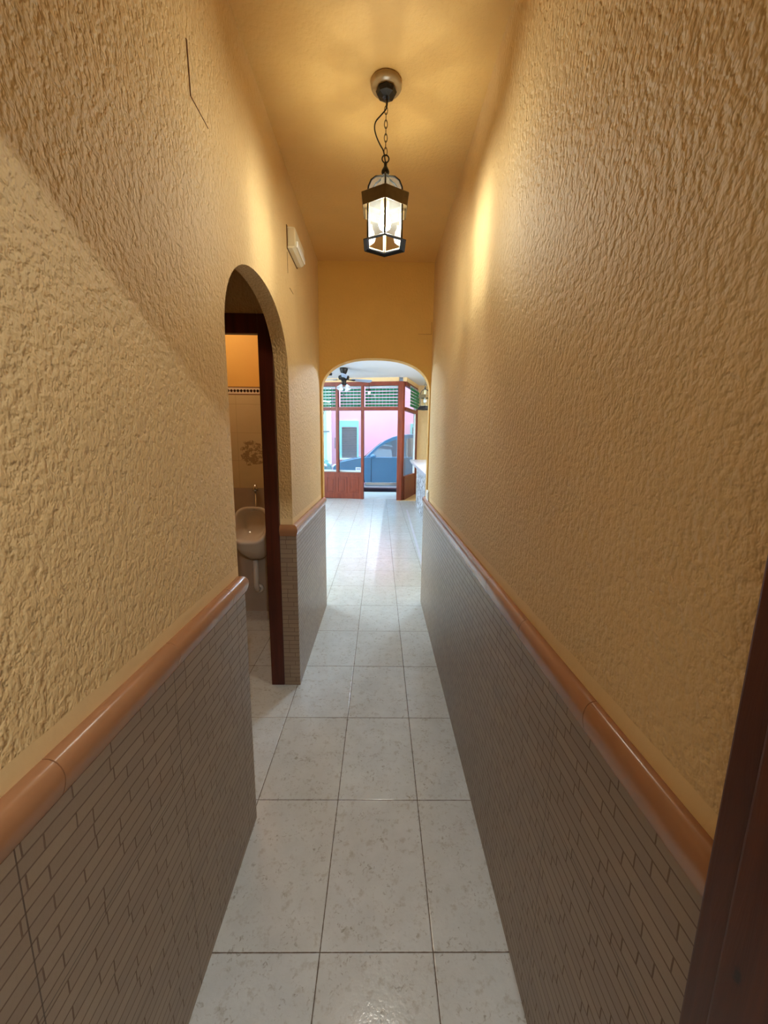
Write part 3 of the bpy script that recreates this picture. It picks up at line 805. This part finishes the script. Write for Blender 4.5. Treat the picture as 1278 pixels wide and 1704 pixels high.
def car(loc, flip, paint, label):
    c = empty('parked_car', loc, PI if flip else 0, label=label, cat='car')
    def yh(z): return .84-max(0, z-.98)*.22
    def loftp(bm, pts, f=yh):
        a = [bm.verts.new((x, -f(z), z)) for x, z in pts]; b = [bm.verts.new((x, f(z), z)) for x, z in pts]; n = len(pts)
        caps(bm, a, b)
        for i in range(n): bm.faces.new((a[i], b[i], b[(i+1) % n], a[(i+1) % n]))
        return bm
    def arc(cx, cz, r, a0, a1, n=10): return [(cx+r*math.cos(math.radians(a0+(a1-a0)*i/n)), cz+r*math.sin(math.radians(a0+(a1-a0)*i/n))) for i in range(n+1)]
    fwx, rwx, wz, wr = -.98, 1.62, .32, .37
    low = [(-1.62, .34), (-1.64, .62), (-1.58, .86), (-1.40, .98), (-1.0, 1.07), (-.62, 1.14), (2.35, 1.18), (2.42, .9), (2.40, .35)] + \
          [(rwx+wr, .27)] + arc(rwx, wz, wr, 0, 180)[0:] + [(rwx-wr, .25), (fwx+wr, .25)] + arc(fwx, wz, wr, 0, 180) + [(fwx-wr, .27)]
    mk('body', loftp(BM(), low, lambda z: .84), paint, c, bevel=.02)
    top = [(-.66, 1.10), (-.50, 1.235), (-.27, 1.46), (-.02, 1.645), (.25, 1.77), (.50, 1.835), (1.0, 1.87), (1.6, 1.84), (2.05, 1.72), (2.34, 1.15)]
    mk('cabin', loftp(BM(), top), paint, c, bevel=.02)
    def sidewin(pts, name='side_window', mat='carglass'):
        for sg in (-1, 1):
            bm = BM()
            a = [bm.verts.new((x, sg*(yh(z)+.008), z)) for x, z in pts]; b = [bm.verts.new((x, sg*(yh(z)-.01), z)) for x, z in pts]; n = len(pts)
            caps(bm, a, b)
            for i in range(n): bm.faces.new((a[i], b[i], b[(i+1) % n], a[(i+1) % n]))
            mk(name, bm, mat, c)
    sidewin([(-.46, 1.14), (-.36, 1.26), (-.14, 1.46), (.06, 1.585), (.30, 1.675), (.58, 1.715), (.58, 1.14)])
    sidewin([(.66, 1.14), (.66, 1.72), (1.0, 1.76), (1.5, 1.73), (1.5, 1.14)])
    sidewin([(1.58, 1.16), (1.58, 1.71), (1.9, 1.62), (2.08, 1.2)])
    mk('windscreen', prism(BM(), [(-.655, -.70, 1.13), (-.655, .70, 1.13), (-.10, .62, 1.60), (-.10, -.62, 1.60)], (-.01, 0, .012)), 'carglass', c)
    for sg in (-1, 1):
        mk('wing_mirror', sphere(BM(), (-.36, sg*.93, 1.17), .085, 16, 10, .75), paint, c, smooth=True)
        mk('sill_trim', B(fwx+wr+.01, rwx-wr-.01, sg*.845-.012, sg*.845+.012, .27, .36), 'chrome', c, bevel=.006)
        for x in (-.42, .62, 1.52): mk('door_gap', B(x, x+.012, sg*.842-.003, sg*.842+.003, .38, 1.10), 'tyre', c)
        mk('door_handle', B(.40, .54, sg*.855-.012, sg*.855+.012, .98, 1.01), 'chrome', c, bevel=.005)
        mk('headlight', sphere(BM(), (-1.54, sg*.62, .82), .12, 16, 10, .7), 'opal', c, smooth=True)
        for wx in (fwx, rwx):
            m = Matrix.Translation((wx, sg*.74, wz)) @ Matrix.Rotation(PI/2, 4, 'X')
            wh = mk('wheel', lathe(BM(), [(0, -.09), (.24, -.09), (.31, -.08), (.32, 0), (.31, .08), (.24, .09), (0, .09)], seg=32, m=m), 'tyre', c, smooth=False)
            mk('hub_cap', lathe(BM(), [(0, -.10), (.19, -.10), (.21, -.09), (.21, .09), (.19, .10), (0, .10)], seg=24, m=m), 'chrome', wh)
    mk('number_plate', B(-1.665, -1.655, -.26, .26, .42, .53), 'card', c)
    mk('bumper', B(-1.68, -1.55, -.80, .80, .34, .56), 'tyre', c, bevel=.03)
    return c
car((.14, 13.02, -.12), False, 'carblue', 'steel-blue parked car seen through the open shop doorway')
car((-3.36, 13.3, -.12), True, 'carteal', 'teal parked car whose nose shows at the left of the shop window')
